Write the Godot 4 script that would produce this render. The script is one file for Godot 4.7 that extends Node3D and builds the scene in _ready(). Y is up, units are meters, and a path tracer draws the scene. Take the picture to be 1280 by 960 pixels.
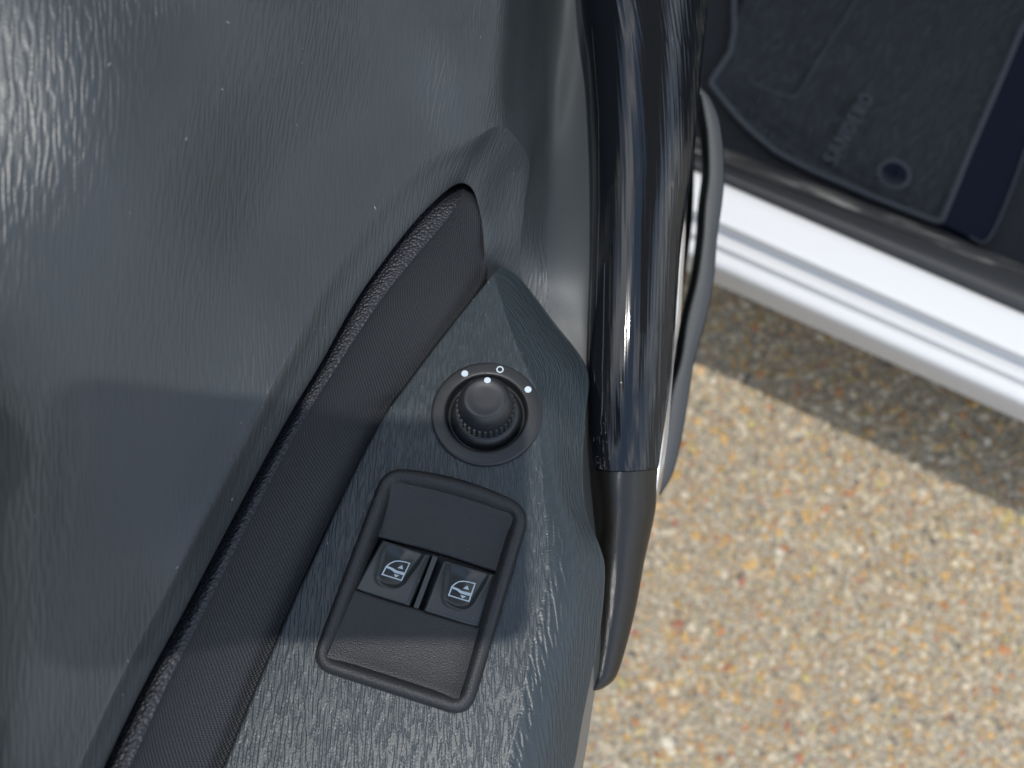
extends Node3D
# Open car door seen from above: armrest with mirror control and window switches, sill and floor mat beyond, pebbled ground below.

const F := 967.0                 # focal length of the lens in photograph pixels
const EYE := Vector3(0, 1.0, 0)
var right_axis := Vector3.RIGHT
var up_axis: Vector3
var fwd_axis: Vector3
var rng := RandomNumberGenerator.new()
var taken := {}
var M := {}
var nothing: Callable

# ------------------------------------------------------------------ placing
func P(px: float, py: float, d: float) -> Vector3:          # a point at depth d (mm) along the lens axis
	var k := d * 0.001
	return EYE + (fwd_axis + right_axis * ((px - 640.0) / F) - up_axis * ((py - 480.0) / F)) * k

const LOW := -0.07
func W(px: float, py: float, height: float) -> Vector3:          # a point of the car body, heights counted from 7 cm under the road
	var h := height + LOW
	var r := fwd_axis + right_axis * ((px - 640.0) / F) - up_axis * ((py - 480.0) / F)
	return EYE + r * ((h - EYE.y) / r.y)

const TILT := 0.4245             # slope of the armrest top against the lens plane
const D0 := 293.0
var an: Vector3                  # armrest normal
var ab: Vector3                  # armrest "up the picture" direction
func adepth(py: float) -> float:
	return D0 / (1.0 + TILT * (py - 480.0) / F)
func A(px: float, py: float, h := 0.0) -> Vector3:          # a point h mm above the armrest top
	return P(px, py, adepth(py)) + an * h * 0.001

# ------------------------------------------------------------------ nodes
func numbered(called: String) -> String:
	if not taken.has(called):
		taken[called] = 0
		return called
	taken[called] += 1
	return "%s_%03d" % [called, taken[called]]

func thing(called: String, label: String, category: String, at: Vector3) -> Node3D:
	var o := Node3D.new()
	o.name = numbered(called)
	o.position = at
	o.set_meta("label", label)
	o.set_meta("category", category)
	add_child(o)
	return o

func base_of(n: Node) -> Vector3:
	var p := Vector3.ZERO
	while n is Node3D and n != self:
		p += (n as Node3D).position
		n = n.get_parent()
	return p

func commit(st: SurfaceTool, called: String, mat: Material, parent: Node) -> MeshInstance3D:
	st.generate_normals()
	return place(st.commit(), called, mat, parent)

func place(mesh: Mesh, called: String, mat: Material, parent: Node) -> MeshInstance3D:
	var o := MeshInstance3D.new()
	o.mesh = mesh
	o.name = called if parent != self else numbered(called)
	o.material_override = mat
	parent.add_child(o, true)
	return o

# ------------------------------------------------------------------ shapes (points in the world, moved to the thing's base on the way in)
func cr(a: Vector3, b: Vector3, c: Vector3, d: Vector3, t: float) -> Vector3:
	var t2 := t * t
	var t3 := t2 * t
	return 0.5 * (2.0 * b + (c - a) * t + (2.0 * a - 5.0 * b + 4.0 * c - d) * t2 + (3.0 * b - a - 3.0 * c + d) * t3)

func fine(line: Array, n: int, closed := false) -> Array:
	var out := []
	var m := line.size()
	for i in (m if closed else m - 1):
		var a: Vector3 = line[(i - 1 + m) % m] if closed or i > 0 else line[0] * 2.0 - line[1]
		var b: Vector3 = line[i]
		var c: Vector3 = line[(i + 1) % m]
		var d: Vector3 = line[(i + 2) % m] if closed or i + 2 < m else line[m - 1] * 2.0 - line[m - 2]
		for k in n:
			out.append(cr(a, b, c, d, float(k) / n))
	if not closed:
		out.append(line[m - 1])
	return out

func fine_grid(rows: Array, nr: int, nc: int, closed_c := false) -> Array:
	var wide := []
	for r in rows:
		wide.append(fine(r, nc, closed_c))
	var cols: int = wide[0].size()
	var out := []
	for c in cols:
		var line := []
		for r in wide:
			line.append(r[c])
		var f := fine(line, nr)
		for i in f.size():
			if c == 0:
				out.append([])
			out[i].append(f[i])
	return out

# a sheet through a grid of points; uv_of(point, row share, column share) in metres; skip(point) leaves holes
func sheet(st: SurfaceTool, g: Array, off: Vector3, uv_of: Callable = nothing, skip: Callable = nothing, closed_c := false, flip := false) -> void:
	var base := 0
	if st.has_meta("n"):
		base = st.get_meta("n")
	var nr := g.size()
	var nc: int = g[0].size()
	var across := 0.0
	var along := 0.0
	for r in nr:
		if r > 0:
			along += (g[r][nc / 2] as Vector3).distance_to(g[r - 1][nc / 2])
		across = 0.0
		for c in nc:
			var p: Vector3 = g[r][c]
			if c > 0:
				across += p.distance_to(g[r][c - 1])
			var uv := Vector2(across, along)
			if uv_of.is_valid():
				uv = uv_of.call(p, float(r) / (nr - 1), float(c) / (nc - 1))
			st.set_uv(uv)
			st.add_vertex(p - off)
	for r in nr - 1:
		for c in (nc if closed_c else nc - 1):
			var c1 := (c + 1) % nc
			if skip.is_valid() and skip.call(((g[r][c] as Vector3) + g[r + 1][c1]) * 0.5):
				continue
			var a := base + r * nc + c
			var b := base + r * nc + c1
			var d := base + (r + 1) * nc + c
			var e := base + (r + 1) * nc + c1
			if flip:
				for i in [a, d, b, b, d, e]:
					st.add_index(i)
			else:
				for i in [a, b, d, b, e, d]:
					st.add_index(i)
	st.set_meta("n", base + nr * nc)

# carry a run of rows on in a straight line past its last row
func carry_on(rows: Array, reach: float) -> Array:
	var a: Array = rows[-2]
	var b: Array = rows[-1]
	var way := Vector3.ZERO
	for i in b.size():
		way += ((b[i] as Vector3) - a[i]) / b.size()
	way = way.normalized()
	for k in 3:
		var row := []
		for p in b:
			row.append((p as Vector3) + way * reach * (k + 1) / 3.0)
		rows.append(row)
	return rows

func begin() -> SurfaceTool:
	var st := SurfaceTool.new()
	st.begin(Mesh.PRIMITIVE_TRIANGLES)
	st.set_smooth_group(0)
	return st

# flat shaded polygon prism; pts clockwise as seen from the side it faces
func prism(st: SurfaceTool, pts: Array, down: Vector3, off: Vector3) -> void:
	var o := pts[0] as Vector3
	var up := -down.normalized()
	var ax := ((pts[1] as Vector3) - o).normalized()
	ax = (ax - up * ax.dot(up)).normalized()
	var ay := up.cross(ax)
	var flat := PackedVector2Array()
	for p in pts:
		flat.append(Vector2(((p as Vector3) - o).dot(ax), ((p as Vector3) - o).dot(ay)))
	var idx := Geometry2D.triangulate_polygon(flat)
	st.set_smooth_group(-1)
	for i in range(0, idx.size(), 3):
		var t := [pts[idx[i]], pts[idx[i + 1]], pts[idx[i + 2]]]
		var nrm: Vector3 = (t[1] - t[0]).cross(t[2] - t[0])
		if nrm.dot(up) > 0.0:
			t.reverse()
		for p in t:
			st.set_uv(Vector2((p - o).dot(ax), (p - o).dot(ay)))
			st.add_vertex(p - off)
	var area := 0.0
	for i in flat.size():
		area += flat[i].cross(flat[(i + 1) % flat.size()])
	for i in pts.size():
		var a: Vector3 = pts[i]
		var b: Vector3 = pts[(i + 1) % pts.size()]
		if area > 0.0:
			var s := a
			a = b
			b = s
		for p in [a, b, b + down, a, b + down, a + down]:
			st.set_uv(Vector2((p - o).dot(ax) + (p - o).dot(up), (p - o).dot(ay)))
			st.add_vertex(p - off)

# round bar along a line of points
func tube(st: SurfaceTool, line: Array, r: float, off: Vector3, sides := 10) -> void:
	var g := []
	for i in line.size():
		var t: Vector3 = ((line[mini(i + 1, line.size() - 1)] as Vector3) - line[maxi(i - 1, 0)]).normalized()
		var s := t.cross(Vector3.UP if absf(t.y) < 0.9 else Vector3.RIGHT).normalized()
		var u := s.cross(t)
		var ring := []
		for k in sides:
			var a := TAU * k / sides
			ring.append((line[i] as Vector3) + (s * cos(a) + u * sin(a)) * r)
		g.append(ring)
	sheet(st, g, off, nothing, nothing, true)

# turned shape: profile of Vector2(radius, height) in mm about an axis
func lathe(st: SurfaceTool, profile: Array, at: Vector3, axis: Vector3, off: Vector3, sides := 72) -> void:
	var s := axis.cross(Vector3.RIGHT).normalized()
	var u := s.cross(axis)
	var g := []
	for p in profile:
		var ring := []
		for k in sides:
			var a := TAU * k / sides
			ring.append(at + (s * cos(a) + u * sin(a)) * p.x * 0.001 + axis * p.y * 0.001)
		g.append(ring)
	sheet(st, g, off, nothing, nothing, true, true)

func smooth_profile(pts: Array, n := 5) -> Array:
	var v := []
	for p in pts:
		v.append(Vector3(p.x, p.y, 0))
	var out := []
	for p in fine(v, n):
		out.append(Vector2(p.x, p.y))
	return out

# ------------------------------------------------------------------ textures (relief of surfaces and the colour of matter)
func noise(freq: float, octaves := 1, s := 1) -> FastNoiseLite:
	var n := FastNoiseLite.new()
	n.seed = s
	n.noise_type = FastNoiseLite.TYPE_SIMPLEX_SMOOTH
	n.frequency = freq
	n.fractal_type = FastNoiseLite.FRACTAL_FBM if octaves > 1 else FastNoiseLite.FRACTAL_NONE
	n.fractal_octaves = octaves
	return n

func tex(im: Image) -> ImageTexture:
	im.generate_mipmaps()
	return ImageTexture.create_from_image(im)

# long wavy wrinkles, 1.5 mm apart, as moulded in the plastic
func grain_relief() -> ImageTexture:
	var n := noise(0.1, 1, 11)
	n.domain_warp_enabled = true
	n.domain_warp_type = FastNoiseLite.DOMAIN_WARP_SIMPLEX
	n.domain_warp_amplitude = 7.0
	n.domain_warp_frequency = 0.018
	n.domain_warp_fractal_type = FastNoiseLite.DOMAIN_WARP_FRACTAL_NONE
	var a := n.get_seamless_image(1024, 120, false, false, 0.15, true)
	a.resize(1024, 1024, Image.INTERPOLATE_CUBIC)
	a.convert(Image.FORMAT_L8)
	var n2 := noise(0.24, 2, 5)
	var b := n2.get_seamless_image(1024, 512, false, false, 0.15, true)
	b.resize(1024, 1024, Image.INTERPOLATE_CUBIC)
	b.convert(Image.FORMAT_L8)
	var da := a.get_data()
	var db := b.get_data()
	var out := PackedByteArray()
	out.resize(da.size())
	for i in da.size():
		var v := smoothstep(0.24, 0.7, da[i] / 255.0 + (db[i] / 255.0 - 0.5) * 0.2)
		out[i] = int(clampf(v * 0.8 + db[i] / 255.0 * 0.2, 0.0, 1.0) * 255.0)
	return tex(Image.create_from_data(1024, 1024, false, Image.FORMAT_L8, out))

func streak_relief() -> ImageTexture:                        # polishing marks that run along a bar
	var a := noise(0.05, 3, 17).get_seamless_image(512, 8, false, false, 0.15, true)
	a.resize(512, 512, Image.INTERPOLATE_CUBIC)
	a.convert(Image.FORMAT_L8)
	return tex(a)

func cell_relief(freq: float, s: int, size := 512, soft := 1.0) -> ImageTexture:
	var n := FastNoiseLite.new()
	n.seed = s
	n.noise_type = FastNoiseLite.TYPE_CELLULAR
	n.cellular_return_type = FastNoiseLite.RETURN_DISTANCE
	n.cellular_jitter = 0.9
	n.frequency = freq
	n.fractal_type = FastNoiseLite.FRACTAL_NONE
	var im := n.get_seamless_image(size, size, true, false, 0.1, true)
	im.convert(Image.FORMAT_L8)
	if soft != 1.0:
		var d := im.get_data()
		for i in d.size():
			d[i] = int(pow(d[i] / 255.0, soft) * 255.0)
		im = Image.create_from_data(size, size, false, Image.FORMAT_L8, d)
	return tex(im)

func dots_relief() -> ImageTexture:                          # rows of small round pits, staggered
	var n := 128
	var d := PackedByteArray()
	d.resize(n * n)
	for y in n:
		for x in n:
			var best := 9.0
			for k in [Vector2(0, 0), Vector2(1, 0), Vector2(0, 1), Vector2(1, 1), Vector2(0.5, 0.5)]:
				best = minf(best, Vector2(float(x) / n, float(y) / n).distance_to(k))
			d[y * n + x] = int(clampf(smoothstep(0.1, 0.34, best), 0, 1) * 255.0)
	return tex(Image.create_from_data(n, n, false, Image.FORMAT_L8, d))

func patch_color(freq: float, octaves: int, s: int, stops: Array, size := 512) -> ImageTexture:
	var im := noise(freq, octaves, s).get_seamless_image(size, size, false, false, 0.1, true)
	im.convert(Image.FORMAT_L8)
	var d := im.get_data()
	var g := Gradient.new()
	g.offsets = PackedFloat32Array(stops.map(func(x): return x[0]))
	g.colors = PackedColorArray(stops.map(func(x): return x[1]))
	var lut := []
	for i in 256:
		lut.append(g.sample(i / 255.0))
	var out := PackedByteArray()
	out.resize(d.size() * 3)
	for i in d.size():
		var c: Color = lut[d[i]]
		out[i * 3] = int(c.r * 255.0)
		out[i * 3 + 1] = int(c.g * 255.0)
		out[i * 3 + 2] = int(c.b * 255.0)
	return tex(Image.create_from_data(size, size, false, Image.FORMAT_RGB8, out))

func lin(r: float, g: float, b: float) -> Color:
	return Color(r, g, b).linear_to_srgb()

func plain(c: Color, rough: float, spec := 0.5) -> StandardMaterial3D:
	var m := StandardMaterial3D.new()
	m.albedo_color = c
	m.roughness = rough
	m.metallic_specular = spec
	return m

func relief(m: StandardMaterial3D, t: Texture2D, per_metre: float, mm: float) -> StandardMaterial3D:
	m.heightmap_enabled = true
	m.heightmap_texture = t
	m.heightmap_scale = mm * 0.1
	m.uv1_scale = Vector3(per_metre, per_metre, per_metre)
	return m

func triplanar(m: StandardMaterial3D) -> StandardMaterial3D:
	m.uv1_triplanar = true
	return m

# ------------------------------------------------------------------
func _ready() -> void:
	rng.seed = 7
	var pitch := deg_to_rad(14.0)
	fwd_axis = Vector3(0, -cos(pitch), -sin(pitch))
	up_axis = Vector3(0, sin(pitch), -cos(pitch))
	an = (up_axis * TILT - fwd_axis).normalized()
	ab = an.cross(right_axis).normalized()

	# camera
	var cam := Camera3D.new()
	cam.name = "camera"
	cam.transform = Transform3D(Basis(right_axis, up_axis, -fwd_axis), EYE)
	cam.near = 0.01
	cam.far = 300.0
	cam.fov = rad_to_deg(2.0 * atan(480.0 / F))
	var at := CameraAttributesPhysical.new()
	at.frustum_focal_length = 12.0 * F / 480.0
	at.frustum_focus_distance = 0.272
	at.frustum_near = 0.01
	at.frustum_far = 300.0
	at.exposure_aperture = 7.0
	cam.attributes = at
	add_child(cam)
	cam.make_current()

	# sky, sun, exposure
	var env := Environment.new()
	env.background_mode = Environment.BG_SKY
	env.sky = Sky.new()
	env.sky.sky_material = make_sky()
	env.tonemap_mode = Environment.TONE_MAPPER_LINEAR
	env.tonemap_exposure = 1.0
	env.sdfgi_enabled = true
	env.ssao_enabled = true
	env.ssil_enabled = true
	var we := WorldEnvironment.new()
	we.name = "environment"
	we.environment = env
	add_child(we)
	var sun := DirectionalLight3D.new()
	sun.name = "sun"
	sun.light_energy = 0.85
	sun.light_color = Color(1.0, 0.98, 0.95)
	sun.light_angular_distance = 1.0
	sun.shadow_enabled = true
	var to_sun := Vector3(0.0, 1.0, 0.06).normalized()
	sun.transform = Transform3D(Basis.looking_at(-to_sun, Vector3.RIGHT), Vector3(0, 3, 0))
	add_child(sun)

	make_materials()
	make_ground()
	make_car_body()
	make_floor_mat()
	make_door()
	make_phone()

func make_sky() -> Material:
	var w := 1024
	var h := 512
	var n := noise(1.6, 5, 21)
	var n2 := noise(5.0, 3, 4)
	var im := Image.create(w, h, false, Image.FORMAT_RGBAF)
	for y in h:
		var el := PI * (0.5 - (y + 0.5) / h)
		for x in w:
			var az := TAU * (x + 0.5) / w
			var d := Vector3(cos(el) * cos(az), sin(el), cos(el) * sin(az))
			var c: Color
			if d.y >= 0.0:
				var t := pow(1.0 - d.y, 2.6)
				c = Color(0.42, 0.62, 1.0).lerp(Color(1.3, 1.46, 1.62), t)
				var q := d / (d.y + 0.35)
				var v := n.get_noise_3d(q.x, 0.0, q.z) + 0.35 * n2.get_noise_3d(q.x, 3.0, q.z)
				c = c.lerp(Color(2.3, 2.3, 2.34), smoothstep(0.0, 0.34, v) * 0.95)
			else:
				c = Color(0.3, 0.27, 0.22)
			im.set_pixel(x, y, c)
	var m := PanoramaSkyMaterial.new()
	m.panorama = ImageTexture.create_from_image(im)
	return m

func make_materials() -> void:
	var grain := grain_relief()
	var leather := cell_relief(0.055, 3)
	var fine_leather := cell_relief(0.11, 8)
	var speck := cell_relief(0.2, 9)
	var dots := dots_relief()
	M.panel = relief(plain(lin(0.031, 0.037, 0.04), 0.37), grain, 1.0 / 0.12, 0.085)
	M.panel_top = relief(plain(lin(0.031, 0.037, 0.04), 0.37), grain, 1.0 / 0.12, 0.11)
	M.panel_wall = relief(plain(lin(0.031, 0.037, 0.04), 0.43), grain, 1.0 / 0.12, 0.075)
	M.cabin = relief(plain(lin(0.03, 0.032, 0.034), 0.6), leather, 1.0 / 0.05, 0.1)
	M.panel_edge = relief(plain(lin(0.035, 0.042, 0.046), 0.46), fine_leather, 1.0 / 0.03, 0.03)  # smoother strip, coloured paler than the panel for the light its facing catches
	M.armrest = relief(plain(lin(0.0235, 0.033, 0.0385), 0.38), grain, 1.0 / 0.115, 0.2)
	M.insert = relief(plain(lin(0.027, 0.028, 0.031), 0.5), dots, 1.0 / 0.0014, 0.2)
	M.shoulder = relief(plain(lin(0.015, 0.016, 0.021), 0.5), leather, 1.0 / 0.034, 0.6)
	M.bezel = relief(plain(lin(0.017, 0.0175, 0.019), 0.48), fine_leather, 1.0 / 0.026, 0.15)
	M.switch = relief(plain(lin(0.026, 0.031, 0.032), 0.28), speck, 1.0 / 0.05, 0.01)
	M.knob = relief(plain(lin(0.017, 0.018, 0.02), 0.42), speck, 1.0 / 0.03, 0.015)
	M.print = plain(lin(0.5, 0.59, 0.64), 0.5)
	M.gloss = relief(plain(lin(0.004, 0.005, 0.007), 0.1), streak_relief(), 1.0 / 0.06, 0.11)
	M.satin = relief(plain(lin(0.006, 0.0054, 0.0045), 0.2, 0.5), fine_leather, 1.0 / 0.02, 0.06)
	M.dust = plain(lin(0.45, 0.46, 0.47), 0.8)
	M.scuff = plain(lin(0.1, 0.1, 0.105), 0.6)
	M.lit_side_metal = plain(lin(0.78, 0.76, 0.75), 0.18)  # bright metal that imitates the sunlit side face of the handle
	M.lit_side_metal.metallic = 1.0
	M.pocket = relief(plain(lin(0.038, 0.043, 0.046), 0.5), fine_leather, 1.0 / 0.03, 0.1)
	M.trim = relief(plain(lin(0.16, 0.155, 0.145), 0.5), fine_leather, 1.0 / 0.03, 0.05)
	M.white = plain(lin(0.6, 0.605, 0.605), 0.6, 0.4)
	M.rubber = relief(plain(lin(0.02, 0.021, 0.023), 0.55), speck, 1.0 / 0.05, 0.1)
	M.plate = relief(plain(Color.WHITE, 0.75, 0.3), speck, 1.0 / 0.12, 0.1)
	M.plate.albedo_texture = patch_color(0.012, 5, 31, [[0.0, lin(0.02, 0.02, 0.021)], [0.56, lin(0.028, 0.028, 0.029)], [0.64, lin(0.05, 0.05, 0.049)], [0.72, lin(0.13, 0.128, 0.12)], [1.0, lin(0.2, 0.195, 0.18)]])
	M.plate.uv1_scale = Vector3(1.0 / 0.07, 1.0 / 0.55, 1.0)
	M.carpet = relief(plain(lin(0.035, 0.036, 0.038), 0.95, 0.2), cell_relief(0.05, 14), 1.0 / 0.1, 3.0)
	M.mat = relief(plain(lin(0.033, 0.036, 0.039), 0.7, 0.4), grain, 1.0 / 0.36, 4.5)
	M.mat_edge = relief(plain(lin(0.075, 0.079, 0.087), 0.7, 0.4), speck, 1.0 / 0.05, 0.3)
	M.mat_rib = plain(lin(0.033, 0.036, 0.039), 0.5, 0.5)
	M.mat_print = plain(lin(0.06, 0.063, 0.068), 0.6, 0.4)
	M.navy = relief(plain(lin(0.004, 0.006, 0.016), 0.6, 0.3), speck, 1.0 / 0.05, 0.05)
	M.ground = plain(Color.WHITE, 0.95, 0.2)
	M.ground.uv1_triplanar = true
	M.ground.uv1_world_triplanar = true
	M.ground.uv1_scale = Vector3.ONE * 4.0
	M.ground.albedo_texture = patch_color(0.09, 3, 41, [[0.0, lin(0.09, 0.085, 0.075)], [0.4, lin(0.22, 0.2, 0.16)], [0.6, lin(0.36, 0.33, 0.27)], [1.0, lin(0.5, 0.46, 0.38)]])
	M.pebble = plain(Color.WHITE, 0.75, 0.35)
	M.pebble.vertex_color_use_as_albedo = true

# ------------------------------------------------------------------ ground
func make_ground() -> void:
	var pm := PlaneMesh.new()
	pm.size = Vector2(80, 80)
	var o := place(pm, "ground", M.ground, self)
	o.set_meta("label", "sandy bed of the exposed pebble paving under the car")
	o.set_meta("kind", "structure")
	# pebbles bedded in it
	var st := begin()
	var s := SphereMesh.new()
	s.radius = 1.0
	s.height = 2.0
	s.radial_segments = 8
	s.rings = 5
	st.append_from(s, 0, Transform3D.IDENTITY)
	var mesh := st.commit()
	var mm := MultiMesh.new()
	mm.transform_format = MultiMesh.TRANSFORM_3D
	mm.use_colors = true
	mm.mesh = mesh
	var palette := [
		[28, Color(0.42, 0.37, 0.28)], [22, Color(0.5, 0.45, 0.35)], [14, Color(0.33, 0.29, 0.22)], [16, Color(0.45, 0.32, 0.18)], [10, Color(0.47, 0.31, 0.13)],
		[4, Color(0.4, 0.2, 0.1)], [4, Color(0.18, 0.165, 0.14)], [2, Color(0.58, 0.54, 0.46)], [4, Color(0.42, 0.36, 0.16)], [1, Color(0.36, 0.16, 0.11)]]
	var total := 0
	for e in palette:
		total += e[0]
	var xs := []
	var step := 0.0044
	var places := []
	for iz in int(2.3 / step):
		for ix in int(2.4 / step):
			places.append(Vector2(-1.0 + ix * step, -1.05 + iz * step))
	mm.instance_count = places.size()
	for i in places.size():
		var q: Vector2 = places[i]
		var big := rng.randf()
		var r := 0.0015 + 0.0012 * rng.randf()
		if big > 0.86:
			r = 0.0029 + 0.002 * rng.randf()
		if big > 0.985:
			r = 0.0044 + 0.0024 * rng.randf()
		var b := Basis.from_euler(Vector3(rng.randf_range(-0.5, 0.5), rng.randf() * TAU, rng.randf_range(-0.5, 0.5)))
		b = b * Basis.from_scale(Vector3(r * rng.randf_range(0.9, 1.5), r * rng.randf_range(0.45, 0.75), r * rng.randf_range(0.75, 1.15)))
		mm.set_instance_transform(i, Transform3D(b, Vector3(q.x + rng.randf_range(-1, 1) * step * 0.6, rng.randf_range(-0.0008, 0.0016), q.y + rng.randf_range(-1, 1) * step * 0.6)))
		var pick := rng.randi() % total
		var c := Color.WHITE
		for e in palette:
			pick -= e[0]
			if pick < 0:
				c = e[1]
				break
		var k := rng.randf_range(0.8, 1.22)
		mm.set_instance_color(i, Color(c.r * k, c.g * k * 0.96, c.b * k * 0.9))
	var mi := MultiMeshInstance3D.new()
	mi.name = "pebble_surface"
	mi.multimesh = mm
	mi.material_override = M.pebble
	mi.set_meta("label", "tan, grey and orange pebbles set in the paving")
	mi.set_meta("category", "gravel")
	mi.set_meta("kind", "stuff")
	add_child(mi)

# ------------------------------------------------------------------ car body
func line_of(px: float, py: float, h: float, dir: Vector3, a: float, b: float) -> Array:
	var p := W(px, py, h)
	return [p + dir * a, p + dir * b]

func make_car_body() -> void:
	var p1 := W(905, 230, 0.42)
	var p2 := W(1280, 393, 0.42)
	var dir := (p2 - p1).normalized()
	car = thing("car", "white car with its black door open over the paving, sill and carpet showing", "car", Vector3(p1.x, 0, p1.z))
	var root := car
	var off := root.position
	var a := -0.42
	var b := 0.75
	# sill: profile across, from the seal outwards and under
	var prof := [[903, 226, 0.405], [904, 229, 0.417], [905, 234, 0.4205], [902, 258, 0.421], [900, 277, 0.42], [900, 281, 0.414], [899, 286, 0.402], [899, 291, 0.399], [898, 298, 0.402],
		[897, 305, 0.402], [896, 310, 0.396], [895, 314, 0.391], [895, 319, 0.392], [893, 330, 0.388], [892, 337, 0.376], [891, 344, 0.352], [891, 348, 0.33]]
	var ends := [[], []]
	for e in prof:
		var l := line_of(e[0], e[1], e[2], dir, a, b)
		ends[0].append(l[0])
		ends[1].append(l[1])
	for k in 2:
		var last: Vector3 = ends[k][-1]
		var inw := Vector3(dir.z, 0, -dir.x)
		if inw.z > 0.0:
			inw = -inw
		ends[k].append(last + inw * 0.02 + Vector3(0, -0.03, 0))
		ends[k].append(last + inw * 0.1 + Vector3(0, -0.05, 0))
		ends[k].append(last + inw * 0.9 + Vector3(0, -0.05, 0))
	var rows := []
	for k in 5:
		var row := []
		for i in ends[0].size():
			row.append((ends[0][i] as Vector3).lerp(ends[1][i], k / 4.0))
		rows.append(fine(row, 3))
	var st := begin()
	sheet(st, rows, off)
	commit(st, "door_sill", M.white, root)
	# seal along the sill
	st = begin()
	var seal := [[903, 230, 0.405], [903, 227, 0.421], [904, 221, 0.428], [904, 215, 0.428], [904, 209, 0.42], [905, 206, 0.412], [905, 205, 0.40]]
	st_profile(st, seal, dir, a, b, off, [0, 0, 8, 16, 26, 32, 34])
	commit(st, "door_seal", M.rubber, root)
	# scuffed kick plate
	st = begin()
	var plate := [[905, 210, 0.405], [905, 206, 0.414], [905, 202, 0.417], [905, 196, 0.415], [905, 190, 0.404], [905, 186, 0.38], [905, 184, 0.33]]
	st_profile(st, plate, dir, a, b, off, [22, 26, 28, 28, 24, 20, 16])
	commit(st, "kick_plate", M.plate, root)
	# carpet
	st = begin()
	var inw2 := Vector3(dir.z, 0, -dir.x)
	if inw2.z > 0.0:
		inw2 = -inw2
	var q := W(905, 186, 0.35)
	prism(st, [q + dir * a, q + dir * a + inw2 * 0.9, q + dir * b + inw2 * 0.9, q + dir * b], Vector3(0, -0.02, 0), off)
	commit(st, "carpet", M.carpet, root)
	# roof over the cabin, above the frame
	st = begin()
	var q3 := W(905, 230, 0.42)
	q3.y = 1.44
	var roof := []
	for e in [[0.0, 0.0], [0.04, 0.022], [0.1, 0.04], [0.6, 0.055], [1.1, 0.04]]:
		roof.append(q3 + inw2 * e[0] + Vector3(0, e[1], 0))
	var under := []
	for e in [[1.1, 0.0], [0.6, 0.01], [0.06, 0.0], [0.0, -0.012]]:
		under.append(q3 + inw2 * e[0] + Vector3(0, e[1], 0))
	var sect: Array = roof + under
	var rr := []
	for t in [-0.5, 0.0, 0.6, 1.3]:
		var row := []
		for p in sect:
			row.append((p as Vector3) + dir * t)
		rr.append(row)
	sheet(st, rr, off, nothing, nothing, true)
	commit(st, "roof", M.white, root)
	# unseen dashboard and far side trim, added so the closed cabin darkens the door
	st = begin()
	var dash := []
	for t in [0.02, 0.2, 0.45, 0.7, 0.95, 1.12]:
		var row := []
		var bulge: float = 0.03 * sin(t * 9.0)
		for e in [[-0.62, 0.3], [-0.6, 0.5], [-0.52, 0.62], [-0.44 + bulge, 0.74], [-0.45 + bulge, 0.86], [-0.52, 0.93], [-0.7, 0.97], [-0.95, 0.99]]:
			var d: Vector3 = q + inw2 * t + dir * e[0]
			row.append(Vector3(d.x, e[1], d.z))
		dash.append(row)
	sheet(st, fine_grid(dash, 3, 4), off)
	commit(st, "dashboard", M.cabin, root)
	st = begin()
	var far := []
	for t in [-0.95, -0.4, 0.2, 0.8, 1.4]:
		var row := []
		for e in [[1.13, 0.28], [1.12, 0.45], [1.06, 0.62], [1.06, 0.7], [1.12, 0.76], [1.13, 0.92], [1.16, 0.98], [1.2, 0.98]]:
			var d: Vector3 = q + inw2 * e[0] + dir * t
			row.append(Vector3(d.x, e[1], d.z))
		far.append(row)
	sheet(st, fine_grid(far, 3, 4), off)
	commit(st, "far_door_trim", M.cabin, root)
	# smooth dark blue tray beside the mat, with a thin raised rim
	st = begin()
	var tray := []
	for e in [[1176, 279], [1190, 285], [1212, 296], [1226, 303], [1236, 298], [1248, 276], [1266, 232], [1290, 165], [1330, 60], [1400, -120], [1330, -120], [1262, 70], [1215, 178], [1184, 262]]:
		tray.append(W(e[0], e[1], 0.358))
	prism(st, tray, Vector3(0, -0.008, 0), off)
	var tr := commit(st, "floor_tray", M.navy, root)
	st = begin()
	var rim := []
	for e in [[1212, 296], [1226, 303], [1236, 298], [1248, 276], [1266, 232], [1290, 165], [1330, 60], [1400, -120]]:
		rim.append(W(e[0], e[1], 0.359))
	tube(st, fine(rim, 4), 0.0011, off)
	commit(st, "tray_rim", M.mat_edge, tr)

func st_profile(st: SurfaceTool, prof: Array, dir: Vector3, a: float, b: float, off: Vector3, widen: Array) -> void:
	# like line_of, but the strip grows wider towards the far end
	var rows := []
	for k in 9:
		var t := k / 8.0
		var row := []
		for i in prof.size():
			var l := line_of(prof[i][0], prof[i][1], prof[i][2], dir, a, b)
			var inw := Vector3(dir.z, 0, -dir.x)
			if inw.z > 0.0:
				inw = -inw
			row.append((l[0] as Vector3).lerp(l[1], t) + inw * 0.0006 * widen[i] * clampf((t * (b - a) + a) / 0.3, -0.3, 1.6))
		row.reverse()
		rows.append(fine(row, 3))
	sheet(st, rows, off)

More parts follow.
